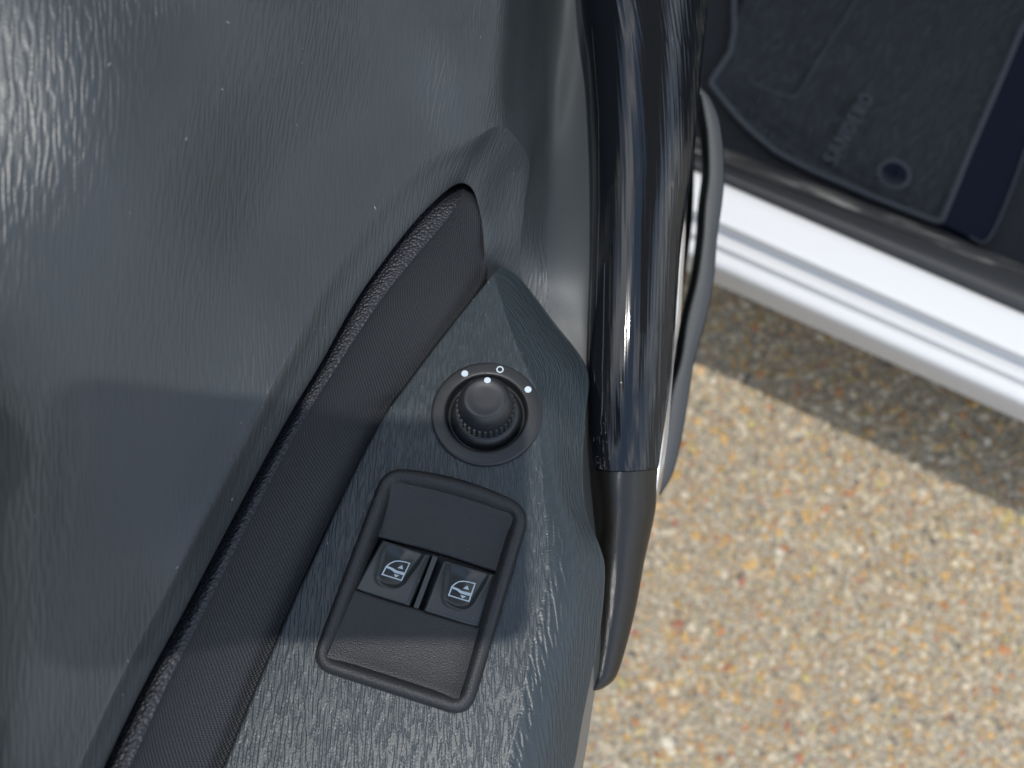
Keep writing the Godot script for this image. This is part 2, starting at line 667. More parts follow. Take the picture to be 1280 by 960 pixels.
# ------------------------------------------------------------------ floor mat
func make_floor_mat() -> void:
	var h := 0.3585
	var pts := []
	for e in [[970, 190], [1008, 210], [1047, 227], [1095, 248], [1143, 267], [1165, 275], [1173, 276], [1180, 268], [1213, 187], [1243, 117], [1275, 40], [1340, -120], [960, -120], [918, 40], [915, 60], [903, 80], [890, 100], [891, 108], [897, 116], [930, 155]]:
		pts.append(W(e[0], e[1], h))
	var root := thing("floor_mat", "dark grey ribbed car floor mat with raised edge and lettering", "floor mat", W(1090, 120, 0.35))
	var off := root.position
	var st := begin()
	prism(st, pts, Vector3(0, -0.0075, 0), off)
	commit(st, "mat_sheet", M.mat, root)
	st = begin()
	var loop := pts.duplicate()
	loop.append(pts[0])
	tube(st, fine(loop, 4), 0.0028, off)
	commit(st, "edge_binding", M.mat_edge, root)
	# rows of small ribs on the light field along the sill side
	st = begin()
	var q0 := Vector2(905, 108)
	var e1 := Vector2(1085, 236) - q0
	for i in 46:
		var s := i / 45.0
		var foot := Vector2(912, 122).lerp(Vector2(1130, 255), s) + Vector2(0, 10.0 * sin(s * PI))
		for j in 2:
			var c := foot + Vector2(7.5, -13.0) * j * 0.95
			box_at(st, W(c.x, c.y, h + 0.0004), W(c.x + 5.5, c.y - 9.5, h + 0.0004), 0.0016, 0.0012, off)
	var ribs := commit(st, "ribs", M.mat_rib, root)
	ribs.set_meta("kind", "stuff")
	# heel pad outline
	st = begin()
	var heel := []
	for e in [[937, 103], [960, 113], [984, 121], [993, 121], [1000, 114], [1015, 88], [1037, 53], [1075, -10]]:
		heel.append(W(e[0], e[1], h + 0.0006))
	tube(st, fine(heel, 5), 0.0017, off)
	commit(st, "heel_pad_border", M.mat_rib, root)
	# lettering plate and raised letters
	var o := W(1044, 206, h)
	var ex := (W(1089, 128, h) - o).normalized()
	var ey := Vector3(ex.z, 0, -ex.x)
	if ey.x > 0.0:
		ey = -ey
	var wide := o.distance_to(W(1089, 128, h))
	st = begin()
	prism(st, [o - ey * 0.008 + Vector3(0, 0.0012, 0), o + ey * 0.021 + Vector3(0, 0.0012, 0), o + ey * 0.021 + ex * wide + Vector3(0, 0.0012, 0), o - ey * 0.008 + ex * wide + Vector3(0, 0.0012, 0)], Vector3(0, -0.0016, 0), off)
	commit(st, "name_plate", M.mat, root)
	var tm := TextMesh.new()
	tm.text = "SANDERO"
	var font := SystemFont.new()
	font.font_names = PackedStringArray(["Droid Sans"])
	font.font_weight = 700
	tm.font = font
	tm.font_size = 32
	tm.pixel_size = 0.0005
	tm.depth = 0.0025
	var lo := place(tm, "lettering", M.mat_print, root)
	tm.depth = 0.005
	var len_now := tm.get_aabb().size.x
	var k := wide * 1.08 / maxf(len_now, 0.001)
	lo.transform = Transform3D(Basis(ex * k, ey * k, Vector3.UP), o + ex * wide * 0.5 + ey * 0.0065 + Vector3(0, 0.0018, 0) - off)
	# fixing ring
	var rc := W(1117, 218, h)
	st = begin()
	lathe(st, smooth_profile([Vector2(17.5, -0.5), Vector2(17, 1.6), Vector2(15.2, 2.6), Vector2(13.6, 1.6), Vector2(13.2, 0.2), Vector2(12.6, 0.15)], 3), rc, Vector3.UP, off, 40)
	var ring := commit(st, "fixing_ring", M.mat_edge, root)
	st = begin()
	lathe(st, smooth_profile([Vector2(13.3, 0.5), Vector2(9, 0.7), Vector2(6.5, 1.0), Vector2(5.6, 2.2), Vector2(4, 2.4), Vector2(3.4, 0.6), Vector2(0.01, 0.4)], 3), rc, Vector3.UP, off, 32)
	commit(st, "clip_button", M.navy, ring)

func box_at(st: SurfaceTool, a: Vector3, b: Vector3, w: float, h: float, off: Vector3) -> void:
	var t := (b - a).normalized()
	var s := t.cross(Vector3.UP).normalized() * w * 0.5
	var up := Vector3(0, h, 0)
	prism(st, [a - s + up, b - s * 0.7 + up, b + s * 0.7 + up, a + s + up], -up, off)

# ------------------------------------------------------------------ door
var car: Node3D
var door: Node3D
var doff: Vector3
var hole_a := PackedVector2Array()
var hole_c: Vector3

func to_px(p: Vector3) -> Vector2:
	var d := p - EYE
	var z := d.dot(fwd_axis)
	return Vector2(640.0 + d.dot(right_axis) / z * F, 480.0 - d.dot(up_axis) / z * F)

func on_armrest(p: Vector3) -> Vector2:                      # mm on the armrest top, from the knob's centre
	var d := p - hole_c
	return Vector2(d.dot(right_axis), d.dot(ab)) * 1000.0

func make_door() -> void:
	door = Node3D.new()
	door.name = "door"
	door.set_meta("label", "open door with black armrest, mirror control and window switches")
	car.add_child(door)
	doff = car.position
	hole_c = A(608, 517)
	make_door_card()
	make_armrest()
	make_insert()
	make_switch_panel()
	make_mirror_control()
	make_handle()
	make_pocket()

func make_door_card() -> void:
	# spokes from the lip of the recess outwards: lip, ridge, three on the way, rim; pixel, pixel, depth in mm
	var spokes := [
		[[95, 1040, 205], [70, 1035, 199], [30, 1030, 191], [-20, 1030, 182], [-80, 1030, 170], [-160, 1030, 150]],
		[[130, 955, 211], [105, 948, 204], [60, 935, 196], [0, 930, 186], [-70, 930, 172], [-160, 930, 150]],
		[[180, 852, 220], [155, 842, 212], [105, 825, 203], [30, 800, 191], [-50, 790, 175], [-160, 780, 150]],
		[[230, 760, 229], [205, 748, 221], [150, 725, 211], [60, 690, 197], [-40, 660, 178], [-160, 640, 150]],
		[[280, 665, 238], [255, 652, 227], [190, 620, 219], [80, 570, 202], [-40, 530, 179], [-160, 490, 149]],
		[[330, 572, 246], [304, 556, 236], [230, 510, 226], [90, 440, 203], [-30, 390, 188], [-160, 340, 178]],
		[[365, 510, 251], [338, 490, 241], [260, 430, 230], [110, 330, 203], [-20, 250, 189], [-160, 190, 181]],
		[[400, 452, 257], [372, 428, 247], [290, 350, 234], [150, 220, 204], [10, 110, 191], [-160, 20, 183]],
		[[440, 380, 265], [410, 352, 255], [330, 270, 242], [210, 140, 211], [80, 20, 196], [-100, -130, 187]],
		[[480, 322, 273], [450, 290, 263], [380, 200, 250], [280, 80, 222], [200, -10, 208], [60, -150, 196]],
		[[520, 272, 281], [492, 238, 271], [440, 150, 260], [370, 50, 237], [320, -20, 222], [240, -150, 195]],
		[[555, 238, 289], [540, 195, 279], [510, 110, 271], [470, 20, 258], [450, -40, 250], [410, -150, 235]],
		[[574, 227, 294], [590, 176, 286], [580, 90, 278], [570, 20, 275], [565, -40, 272], [550, -150, 266]],
		[[586, 228, 297], [622, 160, 294], [626, 90, 289], [630, 20, 287], [633, -40, 285], [637, -150, 281]],
		[[594, 236, 300], [643, 174, 304], [647, 110, 315], [655, 30, 320], [660, -40, 322], [664, -150, 322]],
		[[600, 252, 304], [660, 205, 317], [683, 120, 346], [692, 40, 354], [698, -40, 357], [704, -150, 358]],
		[[605, 280, 310], [655, 250, 320], [690, 215, 339], [722, 100, 351], [732, 0, 357], [744, -150, 362]],
		[[607, 310, 314], [650, 300, 322], [688, 290, 333], [735, 240, 343], [760, 200, 348], [790, 150, 360]],
		[[609, 346, 322], [650, 348, 328], [692, 352, 330], [735, 340, 332], [760, 330, 336], [790, 310, 344]],
		[[640, 400, 330], [665, 400, 330], [700, 405, 331], [735, 410, 331], [760, 420, 336], [790, 430, 344]],
		[[680, 470, 330], [700, 470, 330], [720, 470, 331], [740, 470, 332], [760, 475, 336], [790, 480, 344]]]
	# close spokes beside the fold keep it crisp
	for at in []:
		var mid := []
		for i in 6:
			var e := []
			for k in 3:
				e.append(lerpf(spokes[at[0]][i][k], spokes[at[1]][i][k], at[2]))
			mid.append(e)
		spokes.insert(at[1], mid)
	var rows := []
	for s in spokes:
		var row := []
		var l: Array = s[0]
		var n: Array = s[1]
		var into := (Vector2(l[0], l[1]) - Vector2(n[0], n[1])).normalized()
		row.append(P(l[0] + into.x * 2.0, l[1] + into.y * 2.0, l[2] + 14.0))
		row.append(P(l[0] + into.x * 1.5, l[1] + into.y * 1.5, l[2] + 3.0))
		for i in s.size():
			var e: Array = s[i]
			row.append(P(e[0], e[1], e[2]))
			if i < 2:
				var e2: Array = s[i + 1]
				var t := 0.55 if i == 0 else 0.14
				row.append(P(lerpf(e[0], e2[0], t), lerpf(e[1], e2[1], t), lerpf(e[2], e2[2], t)))
		rows.append(row)
	rows.reverse()
	carry_on(rows, 0.2)
	rows.reverse()
	var g := fine_grid(rows, 9, 8)
	var uv_of := func(p: Vector3, _r, _c):
		var d := p - EYE
		return Vector2(d.dot(right_axis) * 0.62 + d.dot(fwd_axis) * 0.78, -d.dot(up_axis) + d.dot(right_axis) * 0.12)
	var normals := grid_normals(g)
	var mesh := ArrayMesh.new()
	var mats := []
	for band in [[0, 44, "panel_wall"], [44, 54, "panel_wall"], [54, 62, "panel"], [62, 72, "panel_top"]]:
		for smooth_side in [false, true]:
			var st := begin()
			var used := 0
			var at := {}
			for r in g.size() - 1:
				for c in range(band[0], band[1]):
					if ((g[r][c].x + g[r + 1][c + 1].x) * 0.5 > 0.0155) != smooth_side:
						continue
					used += 1
					for q in [[r, c], [r, c + 1], [r + 1, c], [r, c + 1], [r + 1, c + 1], [r + 1, c]]:
						var p: Vector3 = g[q[0]][q[1]]
						st.set_normal(normals[q[0]][q[1]])
						st.set_uv(uv_of.call(p, 0, 0))
						st.add_vertex(p - doff)
			if used:
				st.index()
				mesh = st.commit(mesh)
				mats.append(M.panel_edge if smooth_side else M[band[2]])
	for i in mats.size():
		mesh.surface_set_material(i, mats[i])
	var card := place(mesh, "door_card", M.panel, door)
	card.material_override = null
	dust(g, normals, 170, 16, 72)
	# rubber lip along the rim of the card and the painted outer side of the door
	var lip := []
	var skin := []
	for r in g.size():
		var e: Vector3 = g[r][g[r].size() - 1]
		var t := float(r) / (g.size() - 1)
		var out := Vector3(-1, 0, 0).slerp(Vector3(-0.05, 0, -1).normalized(), smoothstep(0.35, 0.6, t))
		if t > 0.8:
			break
		lip.append([e + out * -0.001 + Vector3(0, -0.006, 0), e + Vector3(0, 0.003, 0), e + out * 0.006 + Vector3(0, 0.004, 0), e + out * 0.012 + Vector3(0, 0.001, 0), e + out * 0.012 + Vector3(0, -0.02, 0)])
		var foot := e + out * 0.03
		skin.append([e + out * 0.0125 + Vector3(0, -0.004, 0), e + out * 0.02 + Vector3(0, -0.008, 0), e + out * 0.026 + Vector3(0, -0.03, 0), foot + Vector3(0, -0.1, 0), Vector3(foot.x, 0.45, foot.z), Vector3(foot.x, 0.3, foot.z) - out * 0.004, Vector3(foot.x, 0.25, foot.z) - out * 0.02])
	var sst := begin()
	sheet(sst, lip, doff)
	commit(sst, "window_seal", M.rubber, door)
	sst = begin()
	sheet(sst, skin, doff)
	commit(sst, "outer_skin", M.white, door)
	sst = begin()
	var x0 := -0.17
	prism(sst, [Vector3(x0, 0.6, -0.24), Vector3(0.02, 0.6, -0.24), Vector3(0.02, 0.6, 0.36), Vector3(x0, 0.6, 0.36)], Vector3(0, -0.35, 0), doff)
	commit(sst, "door_shell", M.pocket, door)

# single grains of dust and lint lying on a surface
func dust(g: Array, normals: Array, count: int, c0: int, c1: int) -> void:
	var st := begin()
	st.set_smooth_group(-1)
	for i in count:
		var r := rng.randi_range(0, g.size() - 2)
		var c := rng.randi_range(c0, c1 - 1)
		var p: Vector3 = (g[r][c] as Vector3).lerp(g[r + 1][c + 1], rng.randf())
		var n: Vector3 = normals[r][c]
		if n.dot(EYE - p) < 0.0:
			n = -n
		var size := 0.00006 + 0.00012 * rng.randf() * rng.randf()
		var s := n.cross(Vector3(rng.randfn(), rng.randfn(), rng.randfn())).normalized()
		var u := s.cross(n)
		var w: float = size * (rng.randf_range(3.0, 9.0) if rng.randf() > 0.9 else 1.0)
		var top := p + n * size * 1.2
		var rim := [p + s * w, p + u * size, p - s * w, p - u * size]
		for k in 4:
			for v in [top, rim[k], rim[(k + 1) % 4]]:
				st.add_vertex((v as Vector3) - doff)
	commit(st, "dust_specks", M.dust, door).set_meta("kind", "stuff")

func grid_normals(g: Array) -> Array:
	var out := []
	var nr := g.size()
	var nc: int = g[0].size()
	for r in nr:
		var row := []
		for c in nc:
			var across: Vector3 = g[r][mini(c + 1, nc - 1)] - g[r][maxi(c - 1, 0)]
			var along: Vector3 = g[mini(r + 1, nr - 1)][c] - g[maxi(r - 1, 0)][c]
			row.append(along.cross(across).normalized())
		out.append(row)
	return out

func rounded(corners: Array, r: float, inset: float, n: int) -> Array:
	# outline of a four-cornered shape with round corners, moved inwards; corners in mm
	var pts := []
	var m := corners.size()
	var mid := Vector2.ZERO
	for c in corners:
		mid += c / m
	var lines := []
	for i in m:
		var a: Vector2 = corners[i]
		var b: Vector2 = corners[(i + 1) % m]
		var nn := (b - a).orthogonal().normalized()
		if nn.dot(mid - a) < 0.0:
			nn = -nn
		lines.append([a + nn * inset, (b - a).normalized()])
	var v := []
	for i in m:
		var l0: Array = lines[(i - 1 + m) % m]
		var l1: Array = lines[i]
		v.append(Geometry2D.line_intersects_line(l0[0], l0[1], l1[0], l1[1]))
	var rr := maxf(r - inset, 0.7)
	for i in m:
		var c: Vector2 = v[i]
		var to_a: Vector2 = ((v[(i - 1 + m) % m] as Vector2) - c).normalized()
		var to_b: Vector2 = ((v[(i + 1) % m] as Vector2) - c).normalized()
		var half := to_a.angle_to(to_b) * 0.5
		var cut := rr / tan(absf(half))
		for k in n:
			var t := float(k) / (n - 1)
			var p0 := c + to_a * cut
			var p1 := c + to_b * cut
			pts.append(p0.lerp(c, t).lerp(c.lerp(p1, t), t))
		var e0 := c + to_b * cut
		var nx: Vector2 = v[(i + 1) % m]
		var pa := ((v[(i + 2) % m] as Vector2) - nx).normalized()
		var half2 := (c - nx).normalized().angle_to(pa) * 0.5
		var e1 := nx + (c - nx).normalized() * (rr / tan(absf(half2)))
		for k in range(1, 10):
			pts.append(e0.lerp(e1, k / 10.0))
	return pts

var bezel_corners := []
func bezel_outline(inset: float) -> Array:
	var o := rounded(bezel_corners, 8.0, inset, 9)
	# the top edge is bowed
	var out := []
	var tl: Vector2 = bezel_corners[0]
	var tr: Vector2 = bezel_corners[1]
	var bl: Vector2 = bezel_corners[3]
	var ax := (tr - tl).normalized()
	var dn := (bl - tl).normalized()
	for p in o:
		var u := clampf((p - tl).dot(ax) / tl.distance_to(tr), 0, 1)
		var v := clampf((p - tl).dot(dn) / tl.distance_to(bl), 0, 1)
		out.append(p - dn * 3.6 * 4.0 * u * (1.0 - u) * pow(1.0 - v, 4.0))
	return out

func from_armrest(q: Vector2, h: float) -> Vector3:
	return hole_c + right_axis * q.x * 0.001 + ab * q.y * 0.001 + an * h * 0.001

func make_armrest() -> void:
	bezel_corners = [on_armrest(A(480, 585)), on_armrest(A(664, 637)), on_armrest(A(587, 899)), on_armrest(A(386, 834))]
	hole_a = PackedVector2Array(bezel_outline(3.2))
	var ll := [[611, 351], [600, 364], [575, 395], [540, 440], [505, 487], [480, 522], [450, 578], [420, 640], [395, 695], [370, 748], [345, 805], [318, 868], [280, 960], [235, 1060]]
	var cc := [[617, 343], [626, 372], [640, 415], [660, 462], [675, 500], [672, 545], [675, 600], [680, 660], [680, 715], [670, 770], [655, 830], [645, 890], [625, 965], [600, 1060]]
	var rr := [[626, 333], [650, 348], [690, 400], [733, 460], [732, 520], [729, 580], [733, 640], [750, 684], [756, 715], [751, 780], [738, 850], [727, 905], [716, 965], [690, 1060]]
	var drop := [4, 13, 22, 22, 18, 16, 14, 13, 14, 15, 17, 18, 18, 18]
	var bend := [1.0, 1.0, 1.0, 1.0, 1.2, 1.6, 2.0, 2.0, 2.2, 2.2, 2.2, 2.2, 2.2, 2.2]
	var rows := []
	for i in ll.size():
		var l := Vector2(ll[i][0], ll[i][1])
		var c := Vector2(cc[i][0], cc[i][1])
		var r := Vector2(rr[i][0], rr[i][1])
		var row := []
		row.append(P(l.x - 1.0, l.y, adepth(l.y) + 9.0))
		row.append(P(l.x - 1.0, l.y, adepth(l.y) + 1.6))
		for t in [0.006, 0.03, 0.25, 0.5, 0.75, 0.93, 1.0]:
			var q := l.lerp(c, t)
			row.append(P(q.x, q.y, adepth(q.y) + (0.35 if t < 0.01 else 0.0)))
		for t in [0.1, 0.35, 0.6, 0.85, 0.95, 1.0]:
			var q := c.lerp(r, t)
			row.append(P(q.x, q.y, adepth(q.y) + drop[i] * pow(t, bend[i])))
		row.append(P(r.x - 0.5, r.y, adepth(r.y) + drop[i] + 4.0))
		row.append(P(r.x - 4.0, r.y + 2.0, adepth(r.y) + drop[i] + 30.0))
		rows.append(row)
	carry_on(rows, 0.2)
	var g := fine_grid(rows, 12, 12)
	var st := begin()
	var nr := g.size()
	var nc: int = g[0].size()
	var edge_at := nc - 25
	var arc := []
	for r in nr:
		var line := PackedFloat32Array()
		line.resize(nc)
		for c in range(edge_at - 1, -1, -1):
			line[c] = line[c + 1] + (g[r][c] as Vector3).distance_to(g[r][c + 1])
		for c in range(edge_at + 1, nc):
			line[c] = line[c - 1] - (g[r][c] as Vector3).distance_to(g[r][c - 1])
		arc.append(line)
	sheet(st, g, doff, func(p: Vector3, r: float, c: float):
		var d := p - hole_c
		var w := smoothstep(0.5, lerpf(0.502, 0.78, smoothstep(0.2, 0.45, r)), c)
		var row := int(round(r * (nr - 1)))
		var k := lerpf(0.037, ((g[row][edge_at] as Vector3) - hole_c).dot(right_axis), smoothstep(0.4, 0.65, r))
		var to_edge: float = arc[int(round(r * (nr - 1)))][int(round(c * (nc - 1)))]
		return Vector2(lerpf(d.dot(right_axis), k - to_edge, w), -d.dot(ab) + d.dot(right_axis) * 0.1),
	func(p: Vector3):
		var q := on_armrest(p)
		return q.length() < 18.0 or Geometry2D.is_point_in_polygon(q, hole_a))
	commit(st, "armrest", M.armrest, door)
	dust(g, grid_normals(g), 110, 24, 100)
	# plain side of the armrest, in the gap beside the pull handle
	var back := []
	for e in [[742, 470, 770], [726, 500, 770], [718, 570, 770], [720, 640, 770], [725, 700, 770], [725, 770, 765], [722, 830, 755], [718, 858, 745]]:
		var d: float = adepth(e[1]) + 40.0
		back.append([P(e[0] - 12, e[1], d - 16.0), P(e[0] + 4, e[1], d - 8.0), P(lerpf(e[0], e[2], 0.6), e[1], d + 4.0), P(e[2], e[1], d + 12.0)])
	st = begin()
	sheet(st, fine_grid(back, 4, 4), doff)
	commit(st, "armrest_side", M.pocket, door)
	# grey lower trim, seen edge-on below the end of the pull handle
	var rows2 := []
	for e in [[736, 820, 744, 820], [735, 852, 744, 852], [728, 885, 739, 885], [721, 920, 733, 925], [713, 962, 726, 965], [693, 1040, 708, 1045]]:
		var d: float = adepth(e[1]) + 18.0
		rows2.append([P(e[0] - 40, e[1], d + 6.0), P(e[0] - 1, e[1], d + 1.6), P(e[0] + 1.5, e[1], d + 3.0), P(e[2], e[3], d + 40.0), P(e[2] + 1, e[3], d + 44.0), P(e[2] - 3, e[3], d + 60.0)])
	st = begin()
	carry_on(rows2, 0.2)
	sheet(st, fine_grid(rows2, 5, 4), doff)
	commit(st, "lower_trim", M.trim, door)

func make_insert() -> void:
	var lr := [[563, 222, 594, 222, 312, 314], [549, 245, 601, 252, 296, 306], [523, 271, 607, 305, 288, 315], [484, 322, 608, 342, 279, 318], [444, 382, 592, 372, 271, 313], [404, 452, 545, 432, 263, 302], [369, 510, 508, 482, 257, 295],
		[334, 572, 482, 518, 252, 292], [284, 665, 422, 635, 244, 278], [234, 760, 372, 743, 235, 267], [184, 852, 322, 858, 226, 255], [134, 955, 282, 955, 217, 246], [99, 1040, 238, 1050, 211, 238]]
	var shoulder := []
	var face := []
	for i in lr.size():
		var e: Array = lr[i]
		var l := Vector2(e[0], e[1])
		var r := Vector2(e[2], e[3])
		var wide := l.distance_to(r)
		var k: float = [0.55, 0.5, 0.34, 0.24, 0.19, 0.165, 0.16, 0.165, 0.17, 0.18, 0.19, 0.2, 0.2][i]
		var m := l.lerp(r, k)
		var dm: float = e[4] + (0.5 if i > 1 else -1.0)
		var s := []
		s.append(P(l.x - 5, l.y - 3, e[4] + 9.0))
		s.append(P(l.x - 3, l.y - 2, e[4] + 2.5))
		s.append(P(l.lerp(m, 0.2).x, l.lerp(m, 0.2).y, e[4] + 0.3))
		s.append(P(l.lerp(m, 0.6).x, l.lerp(m, 0.6).y, e[4] - 0.6))
		s.append(P(m.x, m.y, dm))
		shoulder.append(s)
		var f := []
		f.append(P(m.x, m.y, dm))
		for t in [0.08, 0.3, 0.6, 0.9, 1.0]:
			var q := m.lerp(r, t)
			f.append(P(q.x, q.y, dm + (e[5] + 2.0 - dm) * pow(t, 0.85)))
		var q2 := m.lerp(r, 1.0)
		f.append(P(q2.x + 4, q2.y + 3, e[5] + 9.0))
		face.append(f)
	var st := begin()
	carry_on(shoulder, 0.2)
	carry_on(face, 0.2)
	sheet(st, fine_grid(shoulder, 8, 7), doff)
	commit(st, "insert_shoulder", M.shoulder, door)
	st = begin()
	sheet(st, fine_grid(face, 8, 8), doff)
	commit(st, "armrest_insert", M.insert, door)

func in_quad(q: Array, u: float, v: float) -> Vector2:
	return (q[0] as Vector2).lerp(q[1], u).lerp((q[3] as Vector2).lerp(q[2], u), v)

func make_switch_panel() -> void:
	var root := door
	var st := begin()
	var prof := [[-0.4, -1.5], [0.0, 0.2], [0.5, 1.8], [1.3, 2.9], [2.4, 3.4], [3.5, 3.1], [4.5, 2.1], [5.3, 0.7], [5.8, -1.0], [6.0, -3.4], [6.1, -7.0]]
	var g := []
	for e in prof:
		var ring := []
		for p in bezel_outline(e[0]):
			ring.append(from_armrest(p, e[1]))
		g.append(ring)
	var gg := fine_grid(g, 3, 1, true)
	sheet(st, gg, doff, func(p: Vector3, _r, _c): return on_armrest(p) * 0.001, nothing, true)
	commit(st, "switch_bezel", M.bezel, root)
	# scooped floor above the switches, padded floor below them
	var q := []
	for c in rounded_corner(5.0):
		q.append(c)
	var bow := func(u: float, v: float) -> Vector2:
		var p := in_quad(q, u, v)
		var dn: Vector2 = ((q[3] as Vector2) - q[0]).normalized()
		return p - dn * 3.3 * 4.0 * u * (1.0 - u) * pow(1.0 - v, 4.0)
	var upper := []
	for i in 25:
		var v := -0.02 + (0.305 + 0.02) * i / 24.0
		var row := []
		for k in 31:
			var u := k / 30.0
			var s := clampf(v / 0.3, 0, 1)
			row.append(from_armrest(bow.call(u, v), 0.8 - 4.6 * sin(s * PI * 0.5) + 1.0 * pow(absf(u * 2 - 1), 5.0)))
		upper.append(row)
	var edge := []
	for k in 31:
		edge.append(from_armrest(bow.call(k / 30.0, 0.306), -10.0))
	upper.append(edge)
	st = begin()
	sheet(st, upper, doff, func(p: Vector3, _r, _c): return on_armrest(p) * 0.001)
	commit(st, "upper_scoop", M.bezel, root)
	var lower := [[]]
	for k in 31:
		lower[0].append(from_armrest(bow.call(k / 30.0, 0.63), -10.0))
	for i in 25:
		var v := 0.631 + (1.02 - 0.631) * i / 24.0
		var row := []
		for k in 31:
			var u := k / 30.0
			var s := clampf((v - 0.63) / 0.36, 0, 1)
			var h := -1.6 + 0.9 * sin(s * PI * 0.55) + 1.8 * pow(s, 4.0) + 1.7 * pow(absf(u * 2 - 1), 5.0)
			row.append(from_armrest(bow.call(u, v), h))
		lower.append(row)
	st = begin()
	sheet(st, lower, doff, func(p: Vector3, _r, _c): return on_armrest(p) * 0.001)
	commit(st, "lower_pad", M.bezel, root)
	# floor of the well under the switches, and the bar between them
	st = begin()
	prism(st, [from_armrest(in_quad(q, -0.04, 0.27), -9.5), from_armrest(in_quad(q, 1.04, 0.27), -9.5), from_armrest(in_quad(q, 1.04, 0.67), -9.5), from_armrest(in_quad(q, -0.04, 0.67), -9.5)], an * -0.002, doff)
	commit(st, "switch_well", M.bezel, root)
	st = begin()
	var b0 := on_armrest(A(540, 692))
	var b1 := on_armrest(A(546, 694))
	var b2 := on_armrest(A(522, 760))
	var b3 := on_armrest(A(516, 758))
	prism(st, [from_armrest(b0, -3.6), from_armrest(b1, -3.6), from_armrest(b2, -2.0), from_armrest(b3, -2.0)], an * -0.006, doff)
	commit(st, "divider", M.switch, root)
	make_switch([[476, 672], [537, 691], [511, 757], [442, 736]], root)
	make_switch([[553, 697], [620, 716], [599, 785], [529, 763]], root)

func rounded_corner(inset: float) -> Array:
	var v := []
	var lines := []
	var mid: Vector2 = (bezel_corners[0] + bezel_corners[1] + bezel_corners[2] + bezel_corners[3]) / 4.0
	for i in 4:
		var a: Vector2 = bezel_corners[i]
		var b: Vector2 = bezel_corners[(i + 1) % 4]
		var nn := (b - a).orthogonal().normalized()
		if nn.dot(mid - a) < 0.0:
			nn = -nn
		lines.append([a + nn * inset, (b - a).normalized()])
	for i in 4:
		v.append(Geometry2D.line_intersects_line(lines[(i + 3) % 4][0], lines[(i + 3) % 4][1], lines[i][0], lines[i][1]))
	return v

func switch_height(u: float, v: float) -> float:
	var h := lerpf(-3.2, -0.7, v) + 0.5 * sin(v * PI)
	# shield-shaped finger dish, open at the top
	var half := lerpf(0.40, 0.27, smoothstep(0.0, 0.8, v))
	var dx := absf(u - 0.5) - half
	var dy := v - (0.8 - 0.1 * pow(absf(u - 0.5) / 0.3, 2.0))
	var d := maxf(dx, dy)
	if dx > -0.12 and dy > -0.12:
		d = Vector2(maxf(dx + 0.12, 0), maxf(dy + 0.12, 0)).length() - 0.12
	var dish := smoothstep(0.015, -0.09, d) * 0.7 + smoothstep(-0.05, -0.4, d) * 0.6
	return h - 1.9 * dish * smoothstep(-0.2, 0.25, v)

func make_switch(px: Array, root: Node3D) -> void:
	var q := []
	for e in px:
		q.append(on_armrest(A(e[0], e[1], -2.0)))
	# pixels are seen at a height of -2 mm; on_armrest drops the height
	var g := []
	var n := 30
	var skirt := func(v: float) -> Array:
		var r := []
		for k in n + 3:
			var u := clampf((k - 1.0) / n, 0, 1)
			r.append(from_armrest(in_quad(q, u, v), -9.0))
		return r
	g.append(skirt.call(0.0))
	for i in n + 1:
		var v := float(i) / n
		var row := [from_armrest(in_quad(q, 0.0, v), -9.0)]
		for k in n + 1:
			var u := float(k) / n
			var e := minf(minf(u, 1 - u), minf(v, 1 - v))
			row.append(from_armrest(in_quad(q, u, v), switch_height(u, v) - 0.5 * pow(clampf(1.0 - e / 0.035, 0, 1), 2.0)))
		row.append(from_armrest(in_quad(q, 1.0, v), -9.0))
		g.append(row)
	g.append(skirt.call(1.0))
	var st := begin()
	sheet(st, g, doff, func(p: Vector3, _r, _c): return on_armrest(p) * 0.001)
	commit(st, "window_switch", M.switch, root)
	# window symbol: a door window half wound, with an arrow up and an arrow down, printed a hair proud
	st = begin()
	var put := func(poly: Array):
		var cut := Geometry2D.triangulate_polygon(PackedVector2Array(poly))
		for i in range(0, cut.size(), 3):
			var tri := []
			for j in 3:
				var w: Vector2 = poly[cut[i + j]]
				var u := 0.5 + (w.x - 0.5) * 0.37
				var v := 0.43 + (w.y - 0.5) * 0.34
				tri.append(from_armrest(in_quad(q, u, v), switch_height(u, v) + 0.07))
			if ((tri[1] - tri[0]) as Vector3).cross(tri[2] - tri[0]).dot(an) > 0.0:
				tri.reverse()
			for p in tri:
				st.add_vertex(p - doff)
	var seg := func(a: Vector2, b: Vector2, w: float):
		for i in 4:
			var p0 := a.lerp(b, i / 4.0)
			var p1 := a.lerp(b, (i + 1) / 4.0)
			var nn := (b - a).orthogonal().normalized() * w * 0.5
			put.call([p0 + nn, p1 + nn, p1 - nn, p0 - nn])
	var t := 0.062
	seg.call(Vector2(0.0, 1.0), Vector2(1.0, 1.0), t)
	seg.call(Vector2(1.0, 1.04), Vector2(1.0, 0.0), t)
	seg.call(Vector2(0.0, 1.04), Vector2(0.0, 0.5), t)
	var arc := [Vector2(0.0, 0.52), Vector2(0.1, 0.3), Vector2(0.24, 0.13), Vector2(0.45, 0.03), Vector2(0.7, 0.0), Vector2(1.03, 0.0)]
	for i in arc.size() - 1:
		seg.call(arc[i], arc[i + 1], t)
	put.call([Vector2(0.02, 0.5), Vector2(0.3, 0.5), Vector2(0.5, 0.56), Vector2(0.98, 0.56), Vector2(0.98, 0.72), Vector2(0.5, 0.72), Vector2(0.26, 0.62), Vector2(0.02, 0.6)])
	put.call([Vector2(0.52, 0.42), Vector2(0.68, 0.2), Vector2(0.82, 0.42)])
	put.call([Vector2(0.5, 0.79), Vector2(0.8, 0.79), Vector2(0.65, 0.95)])
	commit(st, "window_symbol", M.print, root)

